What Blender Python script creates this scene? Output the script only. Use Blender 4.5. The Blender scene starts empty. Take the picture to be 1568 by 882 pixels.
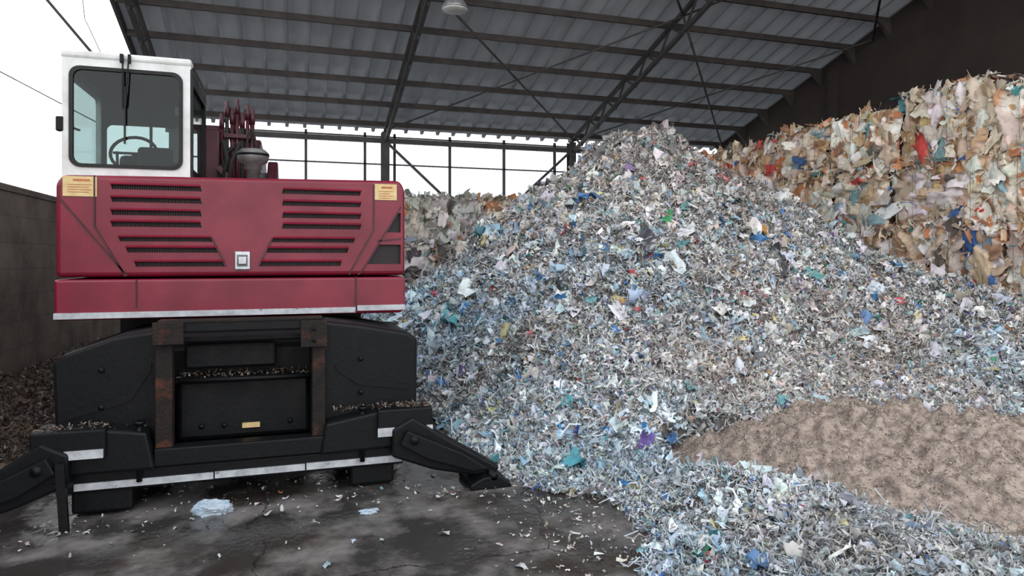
import bpy, bmesh, math, random
import numpy as np
from mathutils import Vector, Matrix
random.seed(7); rng=np.random.default_rng(7)
scene=bpy.context.scene
try:
    scene.view_settings.view_transform='Standard'
except Exception: pass

def lin(r,g,b):
    f=lambda c:(c/255/12.92) if c/255<=0.04045 else ((c/255+0.055)/1.055)**2.4
    return (f(r),f(g),f(b),1.0)

# ---------------------------------------------------------------- materials
def make_mat(name,c1,c2=None,scale=4,rough=0.6,rough2=None,metal=0,bump=0.0,bscale=None,detail=6,lo=0.35,hi=0.65,c3=None,s3=1.5,lo3=0.55,hi3=0.7,spec=0.5):
    m=bpy.data.materials.new(name); m.use_nodes=True
    nt=m.node_tree; N=nt.nodes; L=nt.links
    b=N['Principled BSDF']; b.inputs['Metallic'].default_value=metal
    b.inputs['Roughness'].default_value=rough
    b.inputs['Specular IOR Level'].default_value=spec
    tc=N.new('ShaderNodeTexCoord')
    if c2 is None: c2=tuple(x*0.75 for x in c1[:3])+(1,)
    nz=N.new('ShaderNodeTexNoise'); nz.inputs['Scale'].default_value=scale; nz.inputs['Detail'].default_value=detail
    nz.inputs['Roughness'].default_value=0.62
    L.new(tc.outputs['Object'],nz.inputs['Vector'])
    cr=N.new('ShaderNodeValToRGB'); cr.color_ramp.elements[0].position=lo; cr.color_ramp.elements[1].position=hi
    cr.color_ramp.elements[0].color=c1; cr.color_ramp.elements[1].color=c2
    L.new(nz.outputs['Fac'],cr.inputs['Fac'])
    out=cr.outputs['Color']
    if c3 is not None:
        n3=N.new('ShaderNodeTexNoise'); n3.inputs['Scale'].default_value=s3; n3.inputs['Detail'].default_value=8
        n3.inputs['Roughness'].default_value=0.7
        L.new(tc.outputs['Object'],n3.inputs['Vector'])
        r3=N.new('ShaderNodeMapRange'); r3.inputs['From Min'].default_value=lo3; r3.inputs['From Max'].default_value=hi3
        L.new(n3.outputs['Fac'],r3.inputs['Value'])
        mx=N.new('ShaderNodeMix'); mx.data_type='RGBA'
        L.new(r3.outputs['Result'],mx.inputs['Factor']); L.new(out,mx.inputs['A']); mx.inputs['B'].default_value=c3
        out=mx.outputs['Result']
    L.new(out,b.inputs['Base Color'])
    if rough2 is not None:
        mr=N.new('ShaderNodeMapRange'); mr.inputs['From Min'].default_value=lo; mr.inputs['From Max'].default_value=hi
        mr.inputs['To Min'].default_value=rough; mr.inputs['To Max'].default_value=rough2
        L.new(nz.outputs['Fac'],mr.inputs['Value']); L.new(mr.outputs['Result'],b.inputs['Roughness'])
    if bump>0:
        nb=N.new('ShaderNodeTexNoise'); nb.inputs['Scale'].default_value=bscale or scale*6; nb.inputs['Detail'].default_value=6
        L.new(tc.outputs['Object'],nb.inputs['Vector'])
        bp=N.new('ShaderNodeBump'); bp.inputs['Strength'].default_value=bump; bp.inputs['Distance'].default_value=0.02
        L.new(nb.outputs['Fac'],bp.inputs['Height']); L.new(bp.outputs['Normal'],b.inputs['Normal'])
    return m

def attr_mat(name,rough=0.5,spec=0.4,transl=0.0,lo=0.72,bump=0,bscale=18):
    m=bpy.data.materials.new(name); m.use_nodes=True
    nt=m.node_tree; N=nt.nodes; L=nt.links; b=N['Principled BSDF']
    a=N.new('ShaderNodeVertexColor'); a.layer_name='Col'
    tc=N.new('ShaderNodeTexCoord'); nz=N.new('ShaderNodeTexNoise'); nz.inputs['Scale'].default_value=bscale; nz.inputs['Detail'].default_value=5
    L.new(tc.outputs['Object'],nz.inputs['Vector'])
    mr=N.new('ShaderNodeMapRange'); mr.inputs['From Min'].default_value=0.3; mr.inputs['From Max'].default_value=0.7
    mr.inputs['To Min'].default_value=lo; mr.inputs['To Max'].default_value=1.1
    L.new(nz.outputs['Fac'],mr.inputs['Value'])
    mx=N.new('ShaderNodeMix'); mx.data_type='RGBA'; mx.blend_type='MULTIPLY'; mx.inputs['Factor'].default_value=1
    L.new(a.outputs['Color'],mx.inputs['A']); L.new(mr.outputs['Result'],mx.inputs['B'])
    L.new(mx.outputs['Result'],b.inputs['Base Color'])
    b.inputs['Roughness'].default_value=rough; b.inputs['Specular IOR Level'].default_value=spec
    if bump>0:
        bp=N.new('ShaderNodeBump'); bp.inputs['Strength'].default_value=bump; bp.inputs['Distance'].default_value=0.02
        L.new(nz.outputs['Fac'],bp.inputs['Height']); L.new(bp.outputs['Normal'],b.inputs['Normal'])
    return m

M={}
M['red']=make_mat('maroon_paint',lin(120,12,42),lin(102,10,34),scale=3,rough=0.32,rough2=0.42,bump=0.03,bscale=60,c3=lin(108,34,54),s3=6,lo3=0.64,hi3=0.95)
M['redd']=make_mat('maroon_paint_dark',lin(70,11,25),lin(54,9,20),scale=4,rough=0.4,rough2=0.6)
M['white']=make_mat('cab_white_paint',lin(216,218,217),lin(190,190,187),scale=5,rough=0.4,rough2=0.6,c3=lin(170,160,145),s3=9,lo3=0.66,hi3=0.82)
M['black']=make_mat('black_chassis_paint',lin(8,10,12),lin(13,15,18),scale=5,rough=0.42,rough2=0.6,bump=0.1,bscale=30,c3=lin(30,29,28),s3=7,lo3=0.62,hi3=0.85,spec=.22)
M['rubber']=make_mat('rubber',lin(20,20,21),lin(34,32,30),scale=8,rough=0.75,bump=0.2)
M['rust']=make_mat('rusty_steel',lin(18,17,17),lin(36,26,22),scale=9,rough=0.7,bump=0.3,c3=lin(88,47,30),s3=5,lo3=0.54,hi3=0.72,spec=.3)
M['stripe']=make_mat('reflective_white',lin(192,196,200),lin(152,156,161),scale=12,rough=0.5,c3=lin(80,77,74),s3=14,lo3=0.60,hi3=0.68)
M['grille']=make_mat('vent_mesh',lin(10,8,9),lin(28,14,18),scale=120,rough=0.6)
M['label']=make_mat('label_yellow',lin(210,188,138),lin(196,168,112),scale=20,rough=0.5)
M['text']=make_mat('label_print',lin(190,110,70),lin(160,90,60),scale=30,rough=0.6)
M['chrome']=make_mat('latch_steel',lin(190,194,198),lin(150,154,158),scale=10,rough=0.3,metal=0.7)
M['greycup']=make_mat('precleaner_grey',lin(120,120,118),lin(80,80,78),scale=8,rough=0.5)
M['steel']=make_mat('painted_steel_frame',lin(76,76,76),lin(58,55,54),scale=4,rough=0.6)
M['steelwarm']=make_mat('purlin_steel',lin(72,64,60),lin(50,46,44),scale=3,rough=0.65)
M['wallbrown']=make_mat('brown_block',lin(58,49,44),lin(44,38,35),scale=1.2,rough=0.9,bump=0.3)
M['lamp']=make_mat('lamp_aluminium',lin(190,192,195),lin(150,150,152),scale=8,rough=0.35,metal=0.4)
M['seat']=make_mat('seat_fabric',lin(38,44,46),lin(28,32,34),scale=20,rough=0.8)
M['bag']=make_mat('bag_plastic',lin(146,168,186),lin(168,180,190),scale=8,rough=0.35)
M['cable']=make_mat('cable_black',lin(40,44,50),lin(30,32,36),scale=5,rough=0.6)
M['wire']=make_mat('baling_wire',lin(96,92,86),lin(70,64,58),scale=5,rough=0.5)
M['flake']=attr_mat('shredded_waste',0.5,0.35,0.0,lo=0.82)
M['sheet']=attr_mat('baled_paper',0.75,0.25,0.0,bump=0.5,lo=.8,bscale=9)
M['under']=make_mat('waste_underlayer',lin(132,127,122),lin(70,67,66),scale=14,rough=0.9,bump=1.0,bscale=26)
M['core']=make_mat('bale_core',lin(128,110,94),lin(60,50,44),scale=9,rough=0.9,bump=1.0,bscale=16)
M['mulch']=make_mat('fibre_granulate',lin(168,153,141),lin(112,101,93),scale=16,rough=0.95,bump=1.0,bscale=40,detail=9,lo=.4,hi=.62)
M['chunk']=attr_mat('granulate_crumbs',0.95,0.1)

def glass(name,tint,gl=0.12):
    m=bpy.data.materials.new(name); m.use_nodes=True; N=m.node_tree.nodes; L=m.node_tree.links
    N.remove(N['Principled BSDF'])
    t=N.new('ShaderNodeBsdfTransparent'); t.inputs[0].default_value=tint
    g=N.new('ShaderNodeBsdfGlossy'); g.inputs['Roughness'].default_value=0.03
    f=N.new('ShaderNodeLayerWeight'); f.inputs['Blend'].default_value=0.2
    a=N.new('ShaderNodeMath'); a.operation='MULTIPLY_ADD'; a.inputs[1].default_value=0.3; a.inputs[2].default_value=gl*0.1
    L.new(f.outputs['Fresnel'],a.inputs[0])
    mx=N.new('ShaderNodeMixShader'); L.new(a.outputs[0],mx.inputs[0]); L.new(t.outputs[0],mx.inputs[1]); L.new(g.outputs[0],mx.inputs[2])
    L.new(mx.outputs[0],N['Material Output'].inputs['Surface']); return m
M['glass']=glass('cab_glass',(0.50,0.58,0.58,1),gl=.25)
M['glassc']=glass('cab_glass_clear',(0.92,0.95,0.94,1))
def panel_mat():
    m=bpy.data.materials.new('translucent_panel'); m.use_nodes=True; N=m.node_tree.nodes; L=m.node_tree.links
    N.remove(N['Principled BSDF'])
    t=N.new('ShaderNodeBsdfTransparent'); t.inputs[0].default_value=(0.93,0.96,1,1)
    g=N.new('ShaderNodeBsdfTranslucent'); g.inputs[0].default_value=(0.9,0.93,0.95,1)
    mx=N.new('ShaderNodeMixShader')
    tc=N.new('ShaderNodeTexCoord'); w=N.new('ShaderNodeTexWave'); w.inputs['Scale'].default_value=2.2; w.inputs['Distortion'].default_value=0.0
    L.new(tc.outputs['Object'],w.inputs['Vector'])
    mr=N.new('ShaderNodeMapRange'); mr.inputs['To Min'].default_value=0.35; mr.inputs['To Max'].default_value=0.8
    L.new(w.outputs['Fac'],mr.inputs['Value']); L.new(mr.outputs['Result'],mx.inputs[0])
    L.new(t.outputs[0],mx.inputs[1]); L.new(g.outputs[0],mx.inputs[2])
    L.new(mx.outputs[0],N['Material Output'].inputs['Surface']); return m
M['panel']=panel_mat()

def roof_mat():
    m=bpy.data.materials.new('corrugated_roof'); m.use_nodes=True; N=m.node_tree.nodes; L=m.node_tree.links
    b=N['Principled BSDF']; b.inputs['Roughness'].default_value=0.55
    tc=N.new('ShaderNodeTexCoord'); nz=N.new('ShaderNodeTexNoise'); nz.inputs['Scale'].default_value=0.8; nz.inputs['Detail'].default_value=8
    mp=N.new('ShaderNodeMapping'); mp.inputs['Scale'].default_value=(3,0.6,1)
    L.new(tc.outputs['Object'],mp.inputs['Vector']); L.new(mp.outputs[0],nz.inputs['Vector'])
    cr=N.new('ShaderNodeValToRGB'); cr.color_ramp.elements[0].position=0.3; cr.color_ramp.elements[1].position=0.7
    cr.color_ramp.elements[0].color=lin(124,125,127); cr.color_ramp.elements[1].color=lin(160,163,167)
    L.new(nz.outputs['Fac'],cr.inputs['Fac']); L.new(cr.outputs[0],b.inputs['Base Color'])
    t=N.new('ShaderNodeBsdfTranslucent'); t.inputs[0].default_value=lin(148,154,160)
    mx=N.new('ShaderNodeMixShader'); mx.inputs[0].default_value=0.06
    L.new(b.outputs[0],mx.inputs[1]); L.new(t.outputs[0],mx.inputs[2]); L.new(mx.outputs[0],N['Material Output'].inputs['Surface'])
    return m
M['roof']=roof_mat()

def concrete_wall_mat():
    m=make_mat('board_formed_concrete',lin(132,120,110),lin(102,92,84),scale=1.6,rough=0.9,bump=0.4,bscale=12,c3=lin(72,66,61),s3=1.1,lo3=0.5,hi3=0.75)
    N=m.node_tree.nodes; L=m.node_tree.links; b=N['Principled BSDF']
    src=b.inputs['Base Color'].links[0].from_socket
    tc=N.new('ShaderNodeTexCoord'); sp=N.new('ShaderNodeSeparateXYZ'); L.new(tc.outputs['Object'],sp.inputs[0])
    mm=N.new('ShaderNodeMath'); mm.operation='MULTIPLY'; mm.inputs[1].default_value=3.2; L.new(sp.outputs['Z'],mm.inputs[0])
    fr=N.new('ShaderNodeMath'); fr.operation='FRACT'; L.new(mm.outputs[0],fr.inputs[0])
    lt=N.new('ShaderNodeMath'); lt.operation='LESS_THAN'; lt.inputs[1].default_value=0.05; L.new(fr.outputs[0],lt.inputs[0])
    m2=N.new('ShaderNodeMath'); m2.operation='MULTIPLY'; m2.inputs[1].default_value=0.3; L.new(lt.outputs[0],m2.inputs[0])
    mx=N.new('ShaderNodeMix'); mx.data_type='RGBA'; L.new(m2.outputs[0],mx.inputs['Factor']); L.new(src,mx.inputs['A']); mx.inputs['B'].default_value=lin(56,50,46)
    L.new(mx.outputs['Result'],b.inputs['Base Color']); return m
M['conc']=concrete_wall_mat()

def floor_mat():
    m=make_mat('wet_concrete_floor',lin(56,54,53),lin(112,109,106),scale=1.9,rough=0.06,rough2=0.6,bump=0.18,bscale=20,detail=12,lo=0.45,hi=0.61,c3=lin(52,45,39),s3=0.9,lo3=0.5,hi3=0.62,spec=.6)
    N=m.node_tree.nodes; L=m.node_tree.links; b=N['Principled BSDF']
    src=b.inputs['Base Color'].links[0].from_socket
    tc=N.new('ShaderNodeTexCoord'); v=N.new('ShaderNodeTexVoronoi'); v.feature='DISTANCE_TO_EDGE'; v.inputs['Scale'].default_value=0.45
    nz=N.new('ShaderNodeTexNoise'); nz.inputs['Scale'].default_value=2; nz.inputs['Detail'].default_value=8; nz.inputs['Roughness'].default_value=0.7
    L.new(tc.outputs['Object'],nz.inputs['Vector'])
    ad=N.new('ShaderNodeVectorMath'); ad.operation='MULTIPLY_ADD'; ad.inputs[1].default_value=(.35,.35,.35)
    L.new(nz.outputs['Color'],ad.inputs[0]); L.new(tc.outputs['Object'],ad.inputs[2]); L.new(ad.outputs[0],v.inputs['Vector'])
    lt=N.new('ShaderNodeMath'); lt.operation='LESS_THAN'; lt.inputs[1].default_value=0.0022; L.new(v.outputs['Distance'],lt.inputs[0])
    mx=N.new('ShaderNodeMix'); mx.data_type='RGBA'; L.new(lt.outputs[0],mx.inputs['Factor']); L.new(src,mx.inputs['A']); mx.inputs['B'].default_value=lin(34,30,28)
    L.new(mx.outputs['Result'],b.inputs['Base Color'])
    return m
M['floor']=floor_mat()

# ---------------------------------------------------------------- mesh helpers
class MB:
    def __init__(s): s.bm=bmesh.new(); s.mats=[]
    def mi(s,mat):
        if mat not in s.mats: s.mats.append(mat)
        return s.mats.index(mat)
    def _tag(s,faces,mat,smooth=False):
        i=s.mi(mat)
        for f in faces: f.material_index=i; f.smooth=smooth
    def prism(s,poly,a0,a1,mat,axis='Y',bevel=0.0,seg=2):
        def P(p,a):
            if axis=='Y': return (p[0],a,p[1])
            if axis=='X': return (a,p[0],p[1])
            return (p[0],p[1],a)
        bm=s.bm
        v0=[bm.verts.new(P(p,a0)) for p in poly]; v1=[bm.verts.new(P(p,a1)) for p in poly]
        n=len(poly); fs=[bm.faces.new(v0),bm.faces.new(list(reversed(v1)))]
        for i in range(n): fs.append(bm.faces.new((v0[i],v1[i],v1[(i+1)%n],v0[(i+1)%n])))
        bmesh.ops.recalc_face_normals(bm,faces=fs)
        s._tag(fs,mat)
        if bevel>0:
            es=list({e for f in fs for e in f.edges})
            r=bmesh.ops.bevel(bm,geom=es,offset=bevel,segments=seg,profile=0.5,affect='EDGES',clamp_overlap=True)
            s._tag(r['faces'],mat)
        return fs
    def box(s,x0,x1,y0,y1,z0,z1,mat,bevel=0.0,seg=2):
        return s.prism([(x0,z0),(x1,z0),(x1,z1),(x0,z1)],y0,y1,mat,'Y',bevel,seg)
    def beam(s,p0,p1,w,h,mat):
        p0=Vector(p0);p1=Vector(p1); d=(p1-p0); L=d.length; d.normalize()
        up=Vector((0,0,1)) if abs(d.z)<0.95 else Vector((1,0,0))
        a=d.cross(up).normalized(); b=a.cross(d).normalized()
        vs=[]
        for p in (p0,p1):
            for sa,sb in ((-1,-1),(1,-1),(1,1),(-1,1)): vs.append(s.bm.verts.new(p+a*sa*w/2+b*sb*h/2))
        fs=[s.bm.faces.new(vs[0:4]),s.bm.faces.new(vs[4:8][::-1])]
        for i in range(4): fs.append(s.bm.faces.new((vs[i],vs[(i+1)%4],vs[4+(i+1)%4],vs[4+i])))
        bmesh.ops.recalc_face_normals(s.bm,faces=fs); s._tag(fs,mat)
    def tube(s,pts,r,mat,n=10,rs=None,cap=True):
        pts=[Vector(p) for p in pts]; rings=[]
        ref=None
        for i,p in enumerate(pts):
            d=(pts[min(i+1,len(pts)-1)]-pts[max(i-1,0)]).normalized()
            if ref is None:
                ref=d.cross(Vector((0,0,1)) if abs(d.z)<0.9 else Vector((1,0,0))).normalized()
            a=(ref-d*ref.dot(d)).normalized(); ref=a; b=d.cross(a)
            rr=rs[i] if rs else r
            rings.append([s.bm.verts.new(p+(a*math.cos(t)+b*math.sin(t))*rr) for t in [2*math.pi*k/n for k in range(n)]])
        fs=[]
        for i in range(len(rings)-1):
            for k in range(n): fs.append(s.bm.faces.new((rings[i][k],rings[i][(k+1)%n],rings[i+1][(k+1)%n],rings[i+1][k])))
        caps=[]
        if cap: caps=[s.bm.faces.new(rings[0][::-1]),s.bm.faces.new(rings[-1])]
        bmesh.ops.recalc_face_normals(s.bm,faces=fs+caps)
        s._tag(fs,mat,True); s._tag(caps,mat)
    def lathe(s,c,prof,mat,n=24,axis='Z'):
        c=Vector(c); rings=[]
        for r,h in prof:
            ring=[]
            for k in range(n):
                t=2*math.pi*k/n; u,v=r*math.cos(t),r*math.sin(t)
                o={'Z':(u,v,h),'X':(h,u,v),'Y':(u,h,v)}[axis]
                ring.append(s.bm.verts.new(c+Vector(o)))
            rings.append(ring)
        fs=[]
        for i in range(len(rings)-1):
            for k in range(n): fs.append(s.bm.faces.new((rings[i][k],rings[i][(k+1)%n],rings[i+1][(k+1)%n],rings[i+1][k])))
        fs+= [s.bm.faces.new(rings[0][::-1]),s.bm.faces.new(rings[-1])]
        bmesh.ops.recalc_face_normals(s.bm,faces=fs); s._tag(fs,mat,True)
    def obj(s,name,parent=None,autosmooth=False):
        me=bpy.data.meshes.new(name); s.bm.to_mesh(me); s.bm.free()
        for m in s.mats: me.materials.append(m)
        o=bpy.data.objects.new(name,me); scene.collection.objects.link(o)
        if parent is not None:
            o.parent=parent; o.location=-parent.location
        return o

def np_mesh(name,V,F,mat,C=None,smooth=False,parent=None):
    V=np.asarray(V,np.float32); F=np.asarray(F,np.int32); k=F.shape[1]
    me=bpy.data.meshes.new(name)
    me.vertices.add(len(V)); me.vertices.foreach_set('co',V.ravel())
    me.loops.add(F.size); me.loops.foreach_set('vertex_index',F.ravel())
    me.polygons.add(len(F)); me.polygons.foreach_set('loop_start',np.arange(0,F.size,k,dtype=np.int32))
    try: me.polygons.foreach_set('loop_total',np.full(len(F),k,np.int32))
    except Exception: pass
    me.update(calc_edges=True)
    if smooth: me.polygons.foreach_set('use_smooth',np.ones(len(F),bool))
    if C is not None:
        ca=me.color_attributes.new('Col','FLOAT_COLOR','POINT')
        C4=np.ones((len(V),4),np.float32); C4[:,:3]=C; ca.data.foreach_set('color',C4.ravel())
    me.materials.append(mat)
    o=bpy.data.objects.new(name,me); scene.collection.objects.link(o)
    if parent is not None: o.parent=parent; o.location=-parent.location
    return o

def norm(a): return a/np.maximum(np.linalg.norm(a,axis=-1,keepdims=True),1e-9)
def frames(nrm,tilt,tdir=None,tj=1.0):
    n=norm(nrm+tilt*rng.standard_normal(nrm.shape))
    t=rng.standard_normal(nrm.shape)*tj
    if tdir is not None: t=t+tdir
    t=norm(t-n*(t*n).sum(1,keepdims=True)); b=np.cross(n,t); return n,t,b
def strips(pos,nrm,L,W,curl,twist,col,tilt=0.5,S=5,jit=0.07,tdir=None,tj=1.0):
    N=len(pos); n,t,b=frames(nrm,tilt,tdir,tj)
    s=np.linspace(-1,1,S)[None,:]
    cz=np.where(np.abs(curl)<0.05,0.05,curl)[:,None]; a=cz*s
    al=L[:,None]/2*np.sin(a)/cz; up=L[:,None]/2*(1-np.cos(a))/cz
    c=pos[:,None,:]+t[:,None,:]*al[...,None]+n[:,None,:]*up[...,None]+rng.standard_normal((N,S,3))*(L[:,None,None]*jit)
    tw=twist[:,None]*s+rng.standard_normal((N,1))*0.3
    wd=b[:,None,:]*np.cos(tw)[...,None]+n[:,None,:]*np.sin(tw)[...,None]
    w=W[:,None]*(0.45+0.55*rng.random((N,S)))/2
    V=np.stack([c-wd*w[...,None],c+wd*w[...,None]],2).reshape(-1,3)
    base=(np.arange(N)*S*2)[:,None]
    q=[]
    for i in range(S-1): q.append(np.stack([2*i,2*i+1,2*i+3,2*i+2]))
    q=np.stack(q)[None]; F=(base[:,:,None]+q).reshape(-1,4)
    C=np.repeat(col,S*2,0)
    return V,F,C
def sheets(pos,nrm,U,Wd,crump,col,tilt=0.4,G=4,tdir=None,tj=1.0,bendk=1.0):
    N=len(pos); n,t,b=frames(nrm,tilt,tdir,tj)
    g=np.linspace(-.5,.5,G); gu,gv=np.meshgrid(g,g,indexing='ij'); gu=gu.ravel()[None];gv=gv.ravel()[None]
    K=G*G; ju=rng.standard_normal((N,K))*0.09; jv=rng.standard_normal((N,K))*0.09
    bend=rng.standard_normal((N,1))*1.1*bendk; bend2=rng.standard_normal((N,1))*0.8*bendk
    h=(rng.standard_normal((N,K))*crump+bend*gu**2+bend2*gu*gv)*np.minimum(U,Wd)[:,None]
    P=pos[:,None]+t[:,None]*((gu+ju)*U[:,None])[...,None]+b[:,None]*((gv+jv)*Wd[:,None])[...,None]+n[:,None]*h[...,None]
    base=(np.arange(N)*K)[:,None,None]; q=[]
    for i in range(G-1):
        for j in range(G-1): q.append([i*G+j,(i+1)*G+j,(i+1)*G+j+1,i*G+j+1])
    F=(base+np.array(q)[None]).reshape(-1,4)
    return P.reshape(-1,3),F,np.repeat(col,K,0)
def join(parts):
    Vs,Fs,Cs=[],[],[];o=0
    for V,F,C in parts: Vs.append(V);Fs.append(F+o);Cs.append(C);o+=len(V)
    return np.concatenate(Vs),np.concatenate(Fs),np.concatenate(Cs)
def palette(N,items):
    cols=np.array([lin(*i[0])[:3] for i in items]); p=np.array([i[1] for i in items],float);p/=p.sum()
    c=cols[rng.choice(len(items),N,p=p)]
    return np.clip(c*(0.8+0.4*rng.random((N,1)))*(1+0.04*rng.standard_normal((N,3))),0,1)
_g=rng.random((256,256))
def vnoise(x,y):
    xi=np.floor(x).astype(int);yi=np.floor(y).astype(int);fx=x-xi;fy=y-yi
    fx=fx*fx*(3-2*fx);fy=fy*fy*(3-2*fy)
    g=lambda a,b:_g[a%256,b%256]
    return (g(xi,yi)*(1-fx)+g(xi+1,yi)*fx)*(1-fy)+(g(xi,yi+1)*(1-fx)+g(xi+1,yi+1)*fx)*fy-0.5
def fbm(x,y,s,o=4):
    r=0;a=1
    for i in range(o): r=r+a*vnoise(x*s+17*i,y*s+31*i); a*=.5; s*=2
    return r

# ---------------------------------------------------------------- building
YW=20.0; XL=-3.1; XR=13.9; YF=4.5
RZ=lambda y:5.42+0.29*(YW-y)
b=MB(); b.box(-40,40,-14,60,-0.3,0,M['floor']); b.obj('floor')
b=MB(); b.box(XL-0.3,XL,-1,YW,0,2.53,M['conc'],bevel=0.02)
b.box(XL-0.34,XL+0.02,-1,YW,2.47,2.55,M['conc'],bevel=0.01)
b.obj('wall_left')
b=MB(); b.prism([(-1,0),(YW,0),(YW,RZ(YW)+.1),(YF,RZ(YF)+.1),(-1,RZ(YF)-1)],XR,XR+.3,M['wallbrown'],'X')
for y in (14.6,8.9): b.box(XR-.12,XR,y,y+.3,0,RZ(y)-.3,M['wallbrown'],bevel=.01)
b.obj('wall_right')
b=MB(); b.box(XL,XR,YW,YW+.3,0,3.4,M['conc']); b.obj('wall_back')
xs=[];zs=[]
x=XL-0.25
while x<XR+.25:
    xs+= [x,x+.33,x+.34,x+.43,x+.44]; zs+=[0,0,.10,.10,0]; x+=.48
xs=np.array(xs);zs=np.array(zs);n=len(xs)
rows=[YW+.35,16,12,8,YF]
V=np.concatenate([np.stack([xs,np.full(n,y),RZ(y)+.19-zs],1) for y in rows]);F=[]
for r in range(len(rows)-1):
    for i in range(n-1): F.append([r*n+i,r*n+i+1,(r+1)*n+i+1,(r+1)*n+i])
np_mesh('ceiling',V,F,M['roof'])
b=MB(); y=YW-0.3
while y>YF:
    b.box(XL-.2,XR,y-.035,y+.035,RZ(y)-.05,RZ(y)+.085,M['steelwarm'])
    b.prism([(XR-.35,RZ(y)-.05),(XR,RZ(y)-.05),(XR,RZ(y)-.40)],y-.05,y+.05,M['steelwarm']); y-=1.12
b.box(XL-.28,XL-.22,YW+.3,YW+.36,RZ(YW)-.1,RZ(YW)+.2,M['steel'])
b.beam((XL-.25,YW+.3,RZ(YW+.3)+.08),(XL-.25,YF,RZ(YF)+.08),.06,.24,M['steel'])
b.obj('roof_purlins')
def truss(X,dep=0.5,w=.09):
    b=MB(); y0=YW-.15;y1=YF+.1
    b.beam((X,y0,RZ(y0)-.12),(X,y1,RZ(y1)-.12),w,w,M['steel'])
    b.beam((X,y0-.3,RZ(y0)-.12-dep*.6),(X,y1,RZ(y1)-.12-dep),w,w,M['steel'])
    y=y0-.3
    while y>y1+.7:
        t=RZ(y)-.12; bt=RZ(y-.56)-.12-dep
        b.beam((X,y,t),(X,y-.56,bt),.045,.045,M['steel']); b.beam((X,y-.56,bt),(X,y-1.12,RZ(y-1.12)-.12),.045,.045,M['steel'])
        y-=1.12
    b.obj('roof_truss')
for X in (-2.9,2.6,8.4): truss(X)
for X in (-2.9,2.6,8.4):
    b=MB()
    b.box(X-.11,X+.11,YW-.3,YW-.28,0,RZ(YW)-.1,M['steel']);b.box(X-.11,X+.11,YW-.08,YW-.06,0,RZ(YW)-.1,M['steel']);b.box(X-.01,X+.01,YW-.28,YW-.08,0,RZ(YW)-.1,M['steel'])
    b.obj('steel_column')
b=MB()
b.box(XL,XR,YW-.26,YW-.16,RZ(YW)-.42,RZ(YW)-.28,M['steel'])
for X0,X1 in ((2.6,8.4),(8.4,13.8)):
    for ya,yb in ((19.6,13.4),(13.4,7.2)):
        b.tube([(X0,ya,RZ(ya)-.2),(X1,yb,RZ(yb)-.2)],.022,M['steel'],6); b.tube([(X1,ya,RZ(ya)-.2),(X0,yb,RZ(yb)-.2)],.03,M['steel'],6)
for X,s in ((2.6,1),(8.4,-1)):
    b.beam((X,YW-.2,RZ(YW)-.35),(X+s*1.95,YW-.2,3.3),.07,.07,M['steel'])
b.obj('roof_bracing')
wi=1
for X0,X1,ms in ((-2.9,2.6,(-1.23,.42,2.05)),(2.6,8.4,(2.9,4.55,6.25,7.92)),(8.4,13.85,(10.0,11.7,13.3))):
    b=MB(); b.box(X0+.05,X1-.05,YW+.1,YW+.12,3.4,RZ(YW)-.2,M['panel'])
    for m in ms: b.box(m-.035,m+.035,YW,YW+.09,3.4,RZ(YW)-.1,M['steel'])
    for z in (3.42,4.42,RZ(YW)-.2): b.box(X0,X1,YW,YW+.08,z-.018,z+.018,M['steel'])
    b.obj('window_%d'%wi); wi+=1
e=(3.1,13.2)
b=MB(); zt=RZ(e[1])
b.tube([(e[0],e[1],zt),(e[0],e[1],zt-.4)],.02,M['steel'],8)
b.lathe((e[0],e[1],zt-.77),[(.26,0),(.27,.015),(.2,.14),(.09,.22),(.08,.34),(.02,.38)],M['lamp'],28)
b.lathe((e[0],e[1],zt-.78),[(.24,-.02),(.25,.01)],M['white'],28)
b.obj('high_bay_lamp')
b=MB()
b.tube([(-2.95,14,4.86),(-3.4,14,5.4),(-4.1,14,6.28),(-6,14,8.7),(-9,14,12.7)],.028,M['cable'],6)
b.obj('power_line')
b=MB(); b.tube([(-5.2,16,5.25),(-3.35,14.8,4.2)],.012,M['cable'],6)
b.tube([(-5.2,16,5.25),(-12,20.3,9.1)],.012,M['cable'],6)
b.tube([(-4.2,16,8.6),(-4.0,16,6.6),(-3.4,16,5.2)],.008,M['cable'],6)
b.obj('power_line')

# ---------------------------------------------------------------- fibre granulate heap function
mc=np.array([4.32,3.86]); ang=math.radians(-44); ca,sa=math.cos(ang),math.sin(ang)
def MH(x,y,fine=True):
    u=(x-mc[0])*ca+(y-mc[1])*sa; v=-(x-mc[0])*sa+(y-mc[1])*ca
    r=np.sqrt((u/1.95)**2+(v/1.10)**2)+.12*fbm(x,y,1.3,2)
    h=.60*np.clip(1-np.clip(r,0,2)**1.7,-.3,1)
    h=h+.14*fbm(x,y,2.2,2)*np.clip(1.3-r,0,1)
    if fine:
        cl=np.clip(fbm(x+3,y,8.5,2)*1.6,-.5,.6)
        h=h+(.11*cl+.16*np.abs(fbm(x,y,5,2))-.04+.06*fbm(x,y,20,3))*np.clip(1.3-r,0,.8)
    return h
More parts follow.
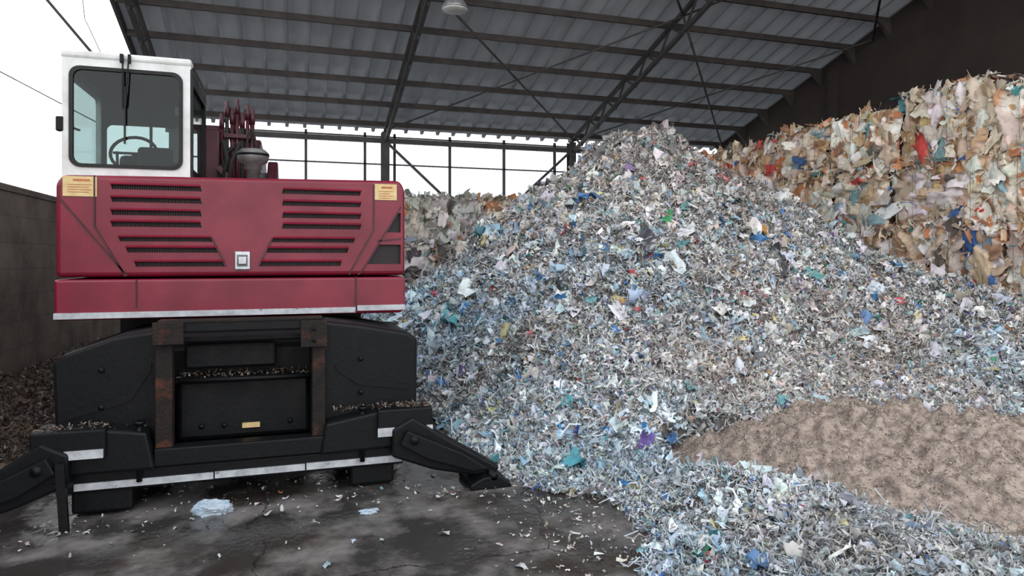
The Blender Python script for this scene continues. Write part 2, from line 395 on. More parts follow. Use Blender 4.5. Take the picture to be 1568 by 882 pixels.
# ---------------------------------------------------------------- waste pile
cp=np.array([
(1.42,7.16,0),(1.35,5.68,-.02),(1.64,4.8,0),(2.15,4.35,.02),(1.0,8.5,.1),(.3,9.6,.1),(-1.5,11,-.2),(0.2,11.5,.5),
(1.4,10,.9),(2.0,9,.8),(2.7,11,1.3),(2.84,11,1.75),(3.76,11,2.4),(4.36,11,3.05),(4.9,11,3.45),(5.5,11,3.70),(6.1,11,3.84),(6.6,10.7,3.82),(6.85,10.5,3.48),(7.3,10.3,3.15),
(8.5,10.2,2.5),(9.3,9.5,1.9),(10,9.5,1.6),(10,7,1.1),(10,5,.9),(10,3,.6),(10,12,2.4),(6,14,2.2),(8.5,12.3,2.5),(3,14,1.0),(0,14,.2),
(3.1,6.0,.8),(4.2,7.65,1.72),(5.2,9.3,2.8),(2.7,7.5,.95),(3.4,9.2,1.9),(6.2,8.2,1.9),(6.2,5.9,.12),(4.6,6.0,.45),(4.0,5.3,.12),(3.1,4.9,.2),(8.1,5.7,.45),(7.8,7.6,1.25),(5.2,7.0,1.15),
(6.5,4.6,.15),(5.9,4.1,.12),(5.4,4.8,.1),(4.6,4.2,-.2),(5.0,3.2,-.2),(3.8,3.9,-.1),(7.5,3.5,.2),(6.5,2,.2),
(2.15,3.6,.04),(2.65,3.75,.26),(2.85,4.05,.2),(3.0,3.35,.24),(3.35,2.9,.16),(3.7,2.35,.14),(4.3,2.0,.1),(2.4,2.9,.16),(3.0,2.3,.24),(1.75,3.2,.0),(1.6,2.5,-.02),(2.2,1.6,.1),(3.5,1.4,.2),
(.9,7,-.3),(.9,5.5,-.3),(1.2,4.3,-.25),(1.1,3.3,-.3),(.8,2.2,-.3),(0,8,-.4),(1.9,3.95,-.04),(-1,9.5,-.3),(1.6,4.1,-.12),(1.0,1,-.2)],float)
def rbf_fit(c):
    d=np.linalg.norm(c[:,None,:2]-c[None,:,:2],axis=2); d=np.sqrt(d**2+.15**2)
    A=np.zeros((len(c)+1,)*2);A[:-1,:-1]=d;A[-1,:-1]=1;A[:-1,-1]=1
    return np.linalg.solve(A+np.eye(len(c)+1)*1e-4,np.append(c[:,2],0))
wt=rbf_fit(cp)
def H0(x,y):
    sh=x.shape;x=x.ravel();y=y.ravel();out=np.zeros(len(x))
    for i in range(0,len(x),20000):
        xx=x[i:i+20000];yy=y[i:i+20000]
        d=np.sqrt((xx[:,None]-cp[None,:,0])**2+(yy[:,None]-cp[None,:,1])**2+.15**2)
        out[i:i+20000]=d@wt[:-1]+wt[-1]
    return out.reshape(sh)
gx=np.arange(-1.5,10.0,.05); gy=np.arange(1.0,14.6,.05)
GX,GY=np.meshgrid(gx,gy,indexing='ij')
base=H0(GX,GY)
amp=np.clip(base*1.2,0.08,1)
HZ=base+(fbm(GX,GY,.9,2)*.36+fbm(GX,GY,2.6,2)*.26+(np.abs(fbm(GX,GY,4.5,3))*.40-.10))*amp+.04*fbm(GX,GY,9,2)
mh=MH(GX,GY,False)
HZ=np.where(mh>.03,np.minimum(HZ,-.06),HZ)
HZ=np.maximum(HZ,-.06)
def samp(x,y):
    u=np.clip((x-gx[0])/.05,0,len(gx)-1.001);v=np.clip((y-gy[0])/.05,0,len(gy)-1.001)
    i=u.astype(int);j=v.astype(int);fu=u-i;fv=v-j
    return (HZ[i,j]*(1-fu)+HZ[i+1,j]*fu)*(1-fv)+(HZ[i,j+1]*(1-fu)+HZ[i+1,j+1]*fu)*fv
nx,ny=GX.shape
idx=np.arange(nx*ny).reshape(nx,ny)
F=np.stack([idx[:-1,:-1],idx[1:,:-1],idx[1:,1:],idx[:-1,1:]],-1).reshape(-1,4)
V=np.stack([GX,GY,HZ],-1).reshape(-1,3)
keep=(HZ.ravel()[F]>-.05).any(1); F=F[keep]
used=np.unique(F); remap=-np.ones(nx*ny,int); remap[used]=np.arange(len(used))
pile=bpy.data.objects.new('shredded_waste_pile',None); scene.collection.objects.link(pile); pile.location=(5,8,0)
np_mesh('pile_body',V[used],remap[F],M['under'],smooth=True,parent=pile)

PAL_MIX=[((232,231,229),34),((212,212,212),24),((188,196,202),14),((214,204,196),16),((188,176,167),13),((148,141,134),7),((96,93,92),3),
 ((142,178,198),3.2),((66,130,176),1.2),((104,166,166),1.0),((214,194,136),.7),((198,82,84),.35),((216,146,98),.4),((80,145,106),.4),((58,86,154),.45),((150,124,166),.3),((48,48,52),.9)]
def scatter(N,xr,yr,dens=None):
    x=rng.uniform(*xr,N);y=rng.uniform(*yr,N);z=samp(x,y)
    ok=z>0.0
    if dens is not None: ok&=rng.random(N)<dens(x,y,z)
    x,y,z=x[ok],y[ok],z[ok]
    e=.07;dx=(samp(x+e,y)-samp(x-e,y))/(2*e);dy=(samp(x,y+e)-samp(x,y-e))/(2*e)
    n=norm(np.stack([-dx,-dy,np.ones_like(dx)],1))
    return np.stack([x,y,z],1),n
def tint(P,C,amt=1.0):
    x,y,z=P.T
    warm=np.clip((z-1.9)/1.3,0,1)*.6+np.clip(fbm(x,y,.7,3)*1.8-.05,0,.8)
    patch=np.exp(-(((x-3.9)/.8)**2+((y-5.9)/.6)**2)*1.2)*.85
    warm=np.clip(np.maximum(warm,patch),0,.8)[:,None]*amt
    beige=np.array(lin(192,178,167)[:3])
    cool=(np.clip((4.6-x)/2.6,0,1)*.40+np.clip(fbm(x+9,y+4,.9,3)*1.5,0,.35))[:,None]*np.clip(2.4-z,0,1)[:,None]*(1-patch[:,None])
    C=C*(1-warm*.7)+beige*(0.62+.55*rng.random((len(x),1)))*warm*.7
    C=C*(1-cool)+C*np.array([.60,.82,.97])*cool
    return np.clip(C,0,1)
parts=[]
def add_strips(N,xr,yr,Lr,Wr,dens=None,lift=.008,tilt=.5,S=4):
    P,n=scatter(N,xr,yr,dens); k=len(P)
    L=rng.uniform(*Lr,k)*(0.6+.8*rng.random(k)**2); W=rng.uniform(*Wr,k)
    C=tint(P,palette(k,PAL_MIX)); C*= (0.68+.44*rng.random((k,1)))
    P=P+n*(rng.random((k,1))*.03+lift)
    parts.append(strips(P,n,L,W,rng.normal(0,1.5,k),rng.normal(0,1.1,k),np.clip(C,0,1),tilt=tilt,S=S,jit=.1))
DD=lambda x,y,z:np.where((y>11.6)&(z<3.2)&(x>3),.2,1)
add_strips(85000,(0,9.95),(4.2,13.5),(.06,.16),(.02,.058),dens=DD,tilt=.45)
add_strips(140000,(0,9.95),(4.2,13.0),(.045,.13),(.007,.022),dens=DD,lift=.012,tilt=.55)
add_strips(6000,(0,9.95),(4.2,13.0),(.15,.34),(.010,.028),dens=DD,lift=.02,tilt=.4,S=7)
add_strips(36000,(1.3,7),(1.6,6.5),(.04,.12),(.010,.036))
add_strips(42000,(1.3,5.5),(1.6,5.6),(.03,.11),(.004,.013),lift=.012,tilt=.65)
add_strips(2500,(1.3,5.5),(1.6,5.0),(.10,.26),(.006,.018),lift=.02,tilt=.4,S=7)
V,F,C=join(parts); np_mesh('shreds',V,F,M['flake'],C,smooth=True,parent=pile)
PAL_BIG=[((238,238,237),40),((210,217,222),20),((170,197,213),12),((62,128,188),3.2),((218,208,197),11),((100,164,168),3.6),((198,74,82),.7),((220,164,88),1.0),((60,150,96),.9),((230,216,160),1.5),((72,74,80),3),((130,104,160),.8)]
P,n=scatter(15000,(0,9.95),(1.6,13)); k=len(P)
s=rng.uniform(.05,.13,k)*(1+1.5*rng.random(k)**5)*np.clip(.42+P[:,1]*.06,.45,1.05)
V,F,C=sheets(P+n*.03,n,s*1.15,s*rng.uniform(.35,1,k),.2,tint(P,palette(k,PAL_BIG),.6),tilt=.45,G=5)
np_mesh('plastic_film_pieces',V,F,M['flake'],C,smooth=True,parent=pile)

mx_=np.arange(1.9,7.4,.02);my_=np.arange(1.4,6.4,.02);A,B=np.meshgrid(mx_,my_,indexing='ij')
mz=np.maximum(MH(A,B),-.05);nx,ny=A.shape;idx=np.arange(nx*ny).reshape(nx,ny)
F=np.stack([idx[:-1,:-1],idx[1:,:-1],idx[1:,1:],idx[:-1,1:]],-1).reshape(-1,4);F=F[(mz.ravel()[F]>-.03).any(1)]
used=np.unique(F);remap=-np.ones(nx*ny,int);remap[used]=np.arange(len(used))
heap=bpy.data.objects.new('fibre_granulate_heap',None);scene.collection.objects.link(heap);heap.location=(4.5,4.1,0)
np_mesh('heap_body',np.stack([A,B,mz],-1).reshape(-1,3)[used],remap[F],M['mulch'],smooth=True,parent=heap)
N=80000;x=rng.uniform(2.0,7.3,N);y=rng.uniform(1.5,6.3,N);z=MH(x,y);ok=z>0.0;x,y,z=x[ok],y[ok],z[ok];k=len(x)
P=np.stack([x,y,z+.004],1)
V,F,C=strips(P,np.tile([0,0,1.],(k,1)),rng.uniform(.008,.028,k),rng.uniform(.004,.012,k),rng.normal(0,1.2,k),rng.normal(0,1,k),palette(k,[((176,162,150),5),((152,139,128),4),((194,182,171),2),((124,111,101),2),((210,208,204),.25),((120,150,170),.08)]),tilt=.7,S=3)
np_mesh('heap_fibres',V,F,M['chunk'],C,smooth=True,parent=heap)

# ---------------------------------------------------------------- bales
PAL_BALE=[((232,219,204),30),((214,194,171),22),((198,164,132),15),((243,240,236),26),((212,144,104),7),((164,128,102),5),((148,180,190),3),((84,150,160),1.2),((204,78,74),1.1),((76,110,175),.8),((112,106,100),2),((232,206,146),.4)]
PAL_GREY=[((220,218,215),32),((192,190,187),25),((150,148,145),16),((96,94,92),9),((222,211,198),12),((130,154,164),3),((180,130,100),2)]
def bale_face(o,eu,ev,en,Lu,Lv,pal,tb,vert):
    res=.024;nu=int(Lu/res)+1;nv=int(Lv/res)+1
    u=np.linspace(0,Lu,nu);v=np.linspace(0,Lv,nv);U_,V_=np.meshgrid(u,v,indexing='ij')
    K=int(Lu*Lv*55);su=rng.uniform(-.05,Lu+.05,K);sv=rng.uniform(-.05,Lv+.05,K)
    big=rng.random(K)**3*.15
    ax,ay=(1.0,.45) if vert else (.45,1.0)
    ox=rng.random()*99;wx=.08*fbm(U_+ox,V_,5,3);wy=.08*fbm(U_,V_+ox,5,3)
    th=rng.normal(0,.45,K)
    du=(U_+wx)[...,None]-su;dv=(V_+wy)[...,None]-sv
    ru=du*np.cos(th)+dv*np.sin(th);rv=-du*np.sin(th)+dv*np.cos(th)
    D=np.sqrt((ru*ax)**2+(rv*ay)**2)-big
    i1=np.argmin(D,-1);d1=np.take_along_axis(D,i1[...,None],-1)[...,0]
    D2=D.copy();np.put_along_axis(D2,i1[...,None],9,-1);d2=D2.min(-1);edge=np.clip((d2-d1)/.014,0,1)
    gu=rng.normal(0,.32,K);gv=rng.normal(0,.32,K);h0=rng.normal(0,.028,K)
    h=h0[i1]+np.take_along_axis(du,i1[...,None],-1)[...,0]*gu[i1]+np.take_along_axis(dv,i1[...,None],-1)[...,0]*gv[i1]
    h=np.clip(h,-.07,.09)-.032*(1-edge)+.07*fbm(U_*(3 if vert else 1)+ox,V_*(1 if vert else 3),3,3)
    ed=(1-(2*U_/Lu-1)**8)*(1-(2*V_/Lv-1)**8)
    h=h+.07*ed-.03
    cols=palette(K,pal)*tb
    C=cols[i1]
    P=o+U_[...,None]*eu+V_[...,None]*ev+h[...,None]*en
    idx=np.arange(nu*nv).reshape(nu,nv)
    F=np.stack([idx[:-1,:-1],idx[1:,:-1],idx[1:,1:],idx[:-1,1:]],-1).reshape(-1,4)
    return P.reshape(-1,3),F,np.clip(C.reshape(-1,3),0,1)
def bale_stack(name,boxes,dens=60,faces=('-X','+Z')):
    root=bpy.data.objects.new(name,None);scene.collection.objects.link(root)
    bx=boxes[0];root.location=((bx[0]+bx[1])/2,(bx[2]+bx[3])/2,0)
    bm=bmesh.new();parts=[];fp=[];wb=MB()
    for (x0,x1,y0,y1,z0,z1,pal) in boxes:
        r=bmesh.ops.create_cube(bm,size=1);vs=r['verts']
        c=Vector(((x0+x1)/2,(y0+y1)/2,(z0+z1)/2))
        for v in vs: v.co=c+Vector((v.co.x*(x1-x0-.2),v.co.y*(y1-y0-.1),v.co.z*(z1-z0-.08)))
        tb=np.array([random.uniform(.88,1.05)]*3)*np.array([1,random.uniform(.95,1.0),random.uniform(.90,1.0)])
        vert=random.random()<.6
        X,Y,Z=np.eye(3)
        for f in faces:
            if f=='-X': a=(np.array([x0,y0,z0]),Y,Z,-X,y1-y0,z1-z0)
            elif f=='-Y': a=(np.array([x0,y0,z0]),X,Z,-Y,x1-x0,z1-z0)
            else: a=(np.array([x0,y0,z1-.04]),X,Y,Z,min(x1-x0,.8) if x1-x0>1.5 else x1-x0,y1-y0)
            o_,eu,ev,en,Lu,Lv=a
            fp.append(bale_face(o_,eu,ev,en,Lu,Lv,pal,tb,vert))
            ar=Lu*Lv*(.6 if f=='+Z' else 1)
            for lvl in range(3):
                k=int(ar*dens*(.10,.5,1.3)[lvl])
                uu=rng.uniform(-.03,1.03,k);vv=rng.uniform(-.03,1.03,k)
                if lvl>0:   # extra ragged paper along the bale edges
                    e_=rng.random(k)<.35; vv=np.where(e_,rng.choice([0.,1.],k)+rng.normal(0,.03,k),vv)
                P=o_+np.outer(uu*Lu,eu)+np.outer(vv*Lv,ev)+np.outer(.03+rng.normal(.01,.025,k),en)
                n=np.tile(en+np.array([0,0,.15]),(k,1));tt=np.tile(ev if vert else eu,(k,1)).astype(float)
                if lvl==0:
                    U=rng.uniform(.2,.5,k);W=rng.uniform(.12,.3,k)
                    parts.append(sheets(P,n,U,W,.06,np.clip(palette(k,pal)*tb,0,1),tilt=.18,tdir=tt,tj=.8,G=6,bendk=.25))
                elif lvl==1:
                    U=rng.uniform(.08,.30,k);W=rng.uniform(.04,.14,k)
                    parts.append(sheets(P,n,U,W,.14,np.clip(palette(k,pal)*tb*rng.uniform(.8,1.05,(k,1)),0,1),tilt=.32,tdir=tt*1.2,tj=.8,G=4,bendk=.5))
                else:
                    U=rng.uniform(.06,.26,k);W=rng.uniform(.010,.035,k)
                    parts.append(strips(P,n,U,W,rng.normal(0,.8,k),rng.normal(0,.8,k),np.clip(palette(k,pal)*tb*rng.uniform(.75,1.05,(k,1)),0,1),tilt=.4,S=4,tdir=tt))
            if f!='+Z':
                for q in (.2,.42,.64,.86):
                    zz=np.linspace(.03,.97,9)
                    p=o_+np.outer(np.full(9,q*Lu),eu)+np.outer(zz*Lv,ev)+np.outer(.07*(1-(2*zz-1)**6),en)
                    wb.tube([tuple(v) for v in p],.003,M['wire'],5)
    me=bpy.data.meshes.new('bale_cores');bm.to_mesh(me);bm.free();me.materials.append(M['core'])
    o=bpy.data.objects.new('bale_cores',me);scene.collection.objects.link(o);o.parent=root;o.location=-root.location
    V,F,C=join(fp);np_mesh('pressed_faces',V,F,M['sheet'],C,parent=root)
    V,F,C=join(parts);np_mesh('loose_flaps',V,F,M['sheet'],C,smooth=True,parent=root)
    wb.obj('bale_wires',root)
    return root
boxes=[]
for t in range(4):
    y=3.4+random.uniform(-.2,.2)
    while y<16.4:
        L=random.uniform(1.2,1.7); off=random.uniform(-.10,.08)
        top=1.1*t+1.1+(random.uniform(-.14,.12) if t==3 else 0.03)
        boxes.append((10.13+off+.03*t,12.3,y-.01,y+L+.01,1.1*t-.01,top,PAL_BALE)); y+=L
bale_stack('waste_paper_bales',boxes,dens=60)
boxes=[]
for t in range(3):
    x=.6+random.uniform(-.1,.1)
    while x<7.2:
        L=random.uniform(1.1,1.35)
        boxes.append((x,x+L-.01,15.2+random.uniform(-.1,.1)+.03*t,16.6,1.03*t,1.03*t+1.03,PAL_BALE if (x>3.4 and t==2) else PAL_GREY)); x+=L
bale_stack('waste_paper_bales',boxes,dens=90,faces=('-Y','+Z'))

# ---------------------------------------------------------------- floor litter and left debris
def fl(n,xr,yr):
    return np.stack([rng.uniform(*xr,n),rng.uniform(*yr,n),np.full(n,.010)],1)
P=np.concatenate([fl(150,(-2.9,2),(3,6.5)),fl(380,(-1.6,1.4),(4.7,6.2)),np.stack([rng.normal(1.75,.26,650),rng.uniform(2.6,5.6,650),np.full(650,.015)],1)])
ok=P[:,0]>-3.0;P=P[ok];k=len(P);nn=np.tile([0,0,1.],(k,1))
L=rng.uniform(.012,.045,k)*(1+1.4*(rng.random(k)>.95));
a=strips(P,nn,L,L*rng.uniform(.25,.6,k),rng.normal(0,.8,k),rng.normal(0,.5,k),palette(k,PAL_MIX)*.72,tilt=.12,S=4)
P2=np.array([(.15,4.5,.03),(1.35,4.6,.04),(.9,4.1,.02),(-.1,3.35,.02),(1.2,3.55,.02),(.35,4.15,.03),(1.5,3.3,.02),(.9,5.0,.03),(1.0,4.7,.03),(.35,2.95,.03),(-.15,4.75,.02),(.2,3.9,.02)])
k=len(P2);s=rng.uniform(.04,.08,k)
c=sheets(P2,np.tile([0,0,1.],(k,1)),s,s*.6,.14,palette(k,[((200,200,200),3),((180,200,210),2),((80,80,84),1)])*.7,tilt=.1,G=5)
V,F,C=join([a,c]);np_mesh('floor_litter',V,F,M['flake'],C)
x=np.arange(-3.0,-1.9,.05);y=np.arange(6.3,13,.05);A,B=np.meshgrid(x,y,indexing='ij')
def LH(x,y): return .45*np.clip(1-(x+3.1)/1.0,-.1,1)*np.clip((y-6.2)/1.5,0,1)+.12*fbm(x,y,2.5,4)-.03
z=np.maximum(LH(A,B),-.05);nx,ny=A.shape;idx=np.arange(nx*ny).reshape(nx,ny)
F=np.stack([idx[:-1,:-1],idx[1:,:-1],idx[1:,1:],idx[:-1,1:]],-1).reshape(-1,4)
lm=bpy.data.objects.new('debris_mound',None);scene.collection.objects.link(lm);lm.location=(-2.7,9,0)
np_mesh('mound_body',np.stack([A,B,z],-1).reshape(-1,3),F,M['core'],smooth=True,parent=lm)
N=9000;x=rng.uniform(-2.97,-1.95,N);y=rng.uniform(6.3,12.8,N);z=LH(x,y);ok=z>0;P=np.stack([x,y,z+.015],1)[ok];k=len(P)
V,F,C=strips(P,np.tile([0.3,0,1.],(k,1)),rng.uniform(.04,.12,k),rng.uniform(.01,.03,k),rng.normal(0,1,k),rng.normal(0,1,k),palette(k,[((110,94,84),5),((140,124,112),4),((80,68,62),4),((190,184,178),1),((90,110,120),.5)])*.6,tilt=.6,S=4)
V[:,0]=np.maximum(V[:,0],-3.08)
np_mesh('mound_shreds',V,F,M['flake'],C,parent=lm)
def crumple(name,c,sx,sy,h,mat,seed):
    r=random.Random(seed);bm=bmesh.new();bmesh.ops.create_icosphere(bm,subdivisions=4,radius=1)
    off=Vector((r.random()*50,r.random()*50,0))
    from mathutils import noise
    for v in bm.verts:
        p=v.co.copy();d=1+.45*noise.noise(p*1.4+off)+.3*abs(noise.noise(p*3.2+off))+.12*noise.noise(p*8+off)
        v.co=Vector((p.x*sx*d,p.y*sy*d,max(p.z*h*d,-h*.45)))
    me=bpy.data.meshes.new(name);bm.to_mesh(me);bm.free();me.materials.append(mat)
    o=bpy.data.objects.new(name,me);o.location=(c[0],c[1],c[2]+h*.45);scene.collection.objects.link(o)
crumple('plastic_bag',(-.49,4.93,0),.11,.045,.06,M['bag'],3)
crumple('plastic_bag',(.5,4.62,0),.06,.025,.02,M['bag'],9)

# ---------------------------------------------------------------- excavator
ex=bpy.data.objects.new('wheeled_excavator',None);scene.collection.objects.link(ex);ex.location=(-.35,7.2,0)
CX=-.35
b=MB()
prof=[(-1.6,1.56),(-1.6,2.24),(-1.56,2.30),(.86,2.34),(.905,2.27),(.905,1.56)]
b.prism(prof,5.65,6.9,M['red'],'Y',bevel=.035,seg=3)
cw=b.obj('counterweight',ex)
rows=[(2.228,.048,.30,.90),(2.135,.048,.30,.90),(2.04,.05,.30,.90),(1.955,.05,.30,.90),(1.845,.045,.225,.85),(1.765,.05,.18,.80),(1.66,.05,.13,.745)]
c=MB()
for zc,h,a0,a1 in rows:
    for sg in (-1,1):
        xa,xb=sorted((CX+sg*a0,CX+sg*a1)); sl=.02
        if sg<0: poly=[(xa+sl*.6,zc-h/2),(xb+sl*.6,zc-h/2),(xb,zc+h/2),(xa,zc+h/2)]
        else: poly=[(xa-sl*.6,zc-h/2),(xb-sl*.6,zc-h/2),(xb,zc+h/2),(xa,zc+h/2)]
        c.prism(poly,5.60,5.69,M['red'],'Y')
tri=([(.74,1.91),(.868,1.91),(.868,2.07),(.84,2.07)],[(.60,1.65),(.868,1.65),(.868,1.81),(.69,1.81)])
for poly in tri: c.prism(poly,5.60,5.69,M['red'],'Y')
cut=c.obj('cut',ex)
md=cw.modifiers.new('b','BOOLEAN');md.operation='DIFFERENCE';md.object=cut;md.solver='EXACT'
bpy.context.view_layer.update()
dg=bpy.context.evaluated_depsgraph_get();me=bpy.data.meshes.new_from_object(cw.evaluated_get(dg));cw.modifiers.clear();cw.data=me
bpy.data.objects.remove(cut)
b=MB()
for zc,h,a0,a1 in rows:
    for sg in (-1,1):
        xa,xb=sorted((CX+sg*a0,CX+sg*a1))
        b.box(xa-.01,xb+.01,5.680,5.70,zc-h/2-.01,zc+h/2+.01,M['grille'])
        b.prism([(5.65,zc+h/2+.004),(5.634,zc+h/2-.008),(5.636,zc+h/2-.014),(5.655,zc+h/2-.004)],xa,xb,M['red'],'X')
        kx=xa+.02
        while kx<xb: b.box(kx,kx+.004,5.668,5.676,zc-h/2,zc+h/2,M['redd']); kx+=.016
for poly in tri:
    b.prism(poly,5.682,5.70,M['grille'],'Y')
b.obj('vent_grilles',ex)
b=MB()
b.prism([(-1.6,1.25),(-1.605,1.545),(.905,1.545),(.905,1.29),(.87,1.25)],5.63,6.9,M['red'],'Y',bevel=.02,seg=2)
b.box(-1.6,.5,5.615,5.635,1.262,1.305,M['stripe']); b.box(.515,.9,5.615,5.635,1.275,1.318,M['stripe'])
b.box(-1.08,-1.07,5.624,5.63,1.33,1.54,M['redd']);b.box(.5,.51,5.62,5.634,1.26,1.55,M['redd'])
b.obj('bumper_band',ex)
b=MB()
def ridge(p,q,w=.012): b.beam((p[0],5.648,p[1]),(q[0],5.648,q[1]),.014,w,M['redd'])
for sg in (-1,1):
    ridge((CX+sg*1.0,2.30),(CX+sg*1.0,1.93)); ridge((CX+sg*1.0,1.93),(CX+sg*.80,1.565))
ridge((-1.58,2.14),(-1.14,1.57)); ridge((.87,2.12),(.56,1.60)); ridge((.56,1.60),(.52,1.565)); ridge((.87,1.86),(.68,1.84))
ridge((CX-.22,1.86),(CX-.12,1.64));ridge((CX+.22,1.86),(CX+.12,1.64))
b.obj('panel_seams',ex)
b=MB()
b.box(CX-.055,CX+.055,5.63,5.65,1.61,1.75,M['chrome'],bevel=.006); b.box(CX-.038,CX+.038,5.624,5.632,1.635,1.725,M['greycup'],bevel=.002); b.box(CX-.03,CX+.03,5.612,5.628,1.65,1.71,M['chrome'],bevel=.006)
b.obj('latch',ex)
b=MB()
for xa,xb,za,zb in ((-1.55,-1.335,2.145,2.29),(.655,.835,2.175,2.305)):
    b.box(xa,xb,5.642,5.65,za,zb,M['label'])
    w=xb-xa
    b.box(xa+w*.3,xb-w*.2,5.640,5.643,zb-.035,zb-.02,M['text'])
    for i in range(4): b.box(xa+.03,xb-.03-.02*(i%2),5.640,5.643,zb-.062-.018*i,zb-.058-.018*i,M['text'])
b.obj('warning_labels',ex)
b=MB()
b.box(-1.55,-.85,6.9,8.6,1.3,2.3,M['redd'],bevel=.03); b.box(-.05,.87,6.9,8.6,1.3,2.28,M['red'],bevel=.03); b.box(-.85,-.05,6.9,8.9,1.3,1.8,M['redd'])
b.box(-1.3,.6,6.2,8.8,1.1,1.27,M['black'])
b.lathe((CX,7.4,.95),[(.6,0),(.6,.17)],M['black'],32)
b.obj('upper_house',ex)
# cab
x0,x1,y0,y1,z0,z1=-1.64,-.75,5.95,6.98,2.30,3.25
def rrect(xa,xb,za,zb,r,n=5):
    out=[]
    for cx,cz,a in ((xb-r,zb-r,0),(xa+r,zb-r,90),(xa+r,za+r,180),(xb-r,za+r,270)):
        for i in range(n+1):
            t=math.radians(a+90*i/n); out.append((cx+r*math.cos(t),cz+r*math.sin(t)))
    return out
def frame_plate(b,outer,inner,a0,a1,mat,axis='Y'):
    P=(lambda p,a:(p[0],a,p[1])) if axis=='Y' else (lambda p,a:(a,p[0],p[1]))
    bm=b.bm;n=len(outer);fs=[]
    vs=[[bm.verts.new(P(p,a)) for p in L] for L in (outer,inner) for a in (a0,a1)]
    o0,o1,i0,i1=vs
    for i in range(n):
        j=(i+1)%n
        fs+= [bm.faces.new((o0[i],o0[j],i0[j],i0[i])),bm.faces.new((o1[i],i1[i],i1[j],o1[j])),bm.faces.new((o0[i],o1[i],o1[j],o0[j])),bm.faces.new((i0[i],i0[j],i1[j],i1[i]))]
    bmesh.ops.recalc_face_normals(bm,faces=fs);b._tag(fs,mat)
b=MB()
frame_plate(b,rrect(x0,x1,z0,z1,.035),rrect(-1.585,-.815,2.40,3.155,.07),y0,y0+.06,M['white'])
frame_plate(b,rrect(x0+.02,x1-.02,z0-.5,z1,.035),rrect(-1.57,-.82,2.2,2.90,.05),y1-.05,y1,M['seat'])
frame_plate(b,rrect(y0+.05,y1,z0-.2,z1,.03),rrect(y0+.12,y1-.08,2.45,3.1,.05),x0,x0+.04,M['white'],'X')
frame_plate(b,rrect(y0+.05,y1,z0-.2,z1-.02,.03),rrect(y0+.12,y1-.08,2.42,3.1,.05),x1-.04,x1,M['black'],'X')
b.box(x0-.01,x1+.005,y0-.01,y0+.12,z1-.03,z1+.03,M['white'],bevel=.02)
b.box(x0-.005,x1-.06,y0+.05,y1+.02,z1-.03,z1+.02,M['white'],bevel=.02)
b.box(x0+.05,x1-.05,y0+.07,y1-.06,z1-.07,z1-.02,M['seat'])
b.box(x1-.07,x1+.003,y0+.08,y1+.02,z1-.05,z1+.015,M['black'],bevel=.01)
b.box(x0+.02,x1-.02,y0+.03,y1-.03,1.9,2.28,M['redd'])
b.obj('cab_shell',ex)
b=MB()
frame_plate(b,rrect(-1.592,-.808,2.393,3.162,.075),rrect(-1.565,-.835,2.42,3.135,.06),y0-.012,y0+.02,M['rubber'])
b.box(x1-.005,x1+.012,y0-.0,y0+.05,2.3,3.2,M['rubber'])
b.obj('window_seal',ex)
b=MB()
b.prism(rrect(-1.575,-.825,2.41,3.145,.06),y0+.004,y0+.010,M['glass'])
b.prism(rrect(-1.56,-.83,2.2,2.90,.05),y1-.03,y1-.024,M['glassc'])
b.prism(rrect(y0+.13,y1-.09,2.46,3.1,.04),x0+.015,x0+.021,M['glassc'],'X')
b.prism(rrect(y0+.13,y1-.09,2.43,3.1,.04),x1-.021,x1-.015,M['glassc'],'X')
b.obj('cab_glazing',ex)
b=MB()
b.box(-1.42,-.98,6.35,6.75,2.0,2.3,M['seat'],bevel=.05,seg=3)
b.prism([(6.28,2.25),(6.42,2.25),(6.38,2.62),(6.30,2.62)],-1.2,-.94,M['seat'],'X',bevel=.03,seg=3)
b.box(-1.0,-.84,6.3,6.9,2.2,2.5,M['black'],bevel=.03)
b.box(-1.42,-1.1,6.7,6.9,2.25,2.6,M['black'],bevel=.04)
b.tube([(-1.28,6.85,2.3),(-1.28,6.62,2.60)],.025,M['black'],8)
th=[2*math.pi*i/24 for i in range(25)]
b.tube([(-1.28+.18*math.cos(t),6.6+.07*math.sin(t),2.60+.15*math.sin(t)) for t in th],.014,M['black'],8,cap=False)
b.tube([(-1.44,6.6,2.60),(-1.12,6.6,2.60)],.012,M['black'],6)
for xx in (-.93,-1.42): b.tube([(xx,6.7,2.3),(xx,6.65,2.62)],.012,M['black'],6)
b.box(-1.0,-.85,6.88,6.92,3.0,3.08,M['lamp'])
b.beam((-1.2,6.9,2.2),(-1.2,6.9,2.94),.03,.02,M['black'])
b.obj('cab_interior',ex)
b=MB()
b.beam((-1.225,y0-.035,3.24),(-1.225,y0-.03,2.85),.014,.01,M['black']);b.beam((-1.185,y0-.035,3.22),(-1.205,y0-.03,2.87),.010,.01,M['black'])
b.beam((-1.213,y0-.022,3.02),(-1.213,y0-.022,2.58),.016,.012,M['rubber'])
b.box(-1.245,-1.22,y0-.045,y0-.01,3.2,3.27,M['black'],bevel=.005);b.box(-1.19,-1.17,y0-.045,y0-.01,3.2,3.27,M['black'],bevel=.005)
b.box(-1.68,-1.63,y0-.01,y0+.05,2.66,2.77,M['black'],bevel=.008)
b.beam((-1.66,y0+.02,2.72),(-1.6,y0+.3,2.72),.015,.015,M['black'])
b.obj('wiper_and_mirror',ex)
b=MB()
b.prism([(6.95,1.8),(6.95,2.9),(7.25,3.0),(8.1,2.85),(8.3,1.8)],-.80,-.63,M['redd'],'X',bevel=.02)
b.prism([(6.95,1.8),(7.05,2.45),(7.5,2.7),(8.1,2.6),(8.3,1.8)],-.22,-.12,M['redd'],'X',bevel=.02)
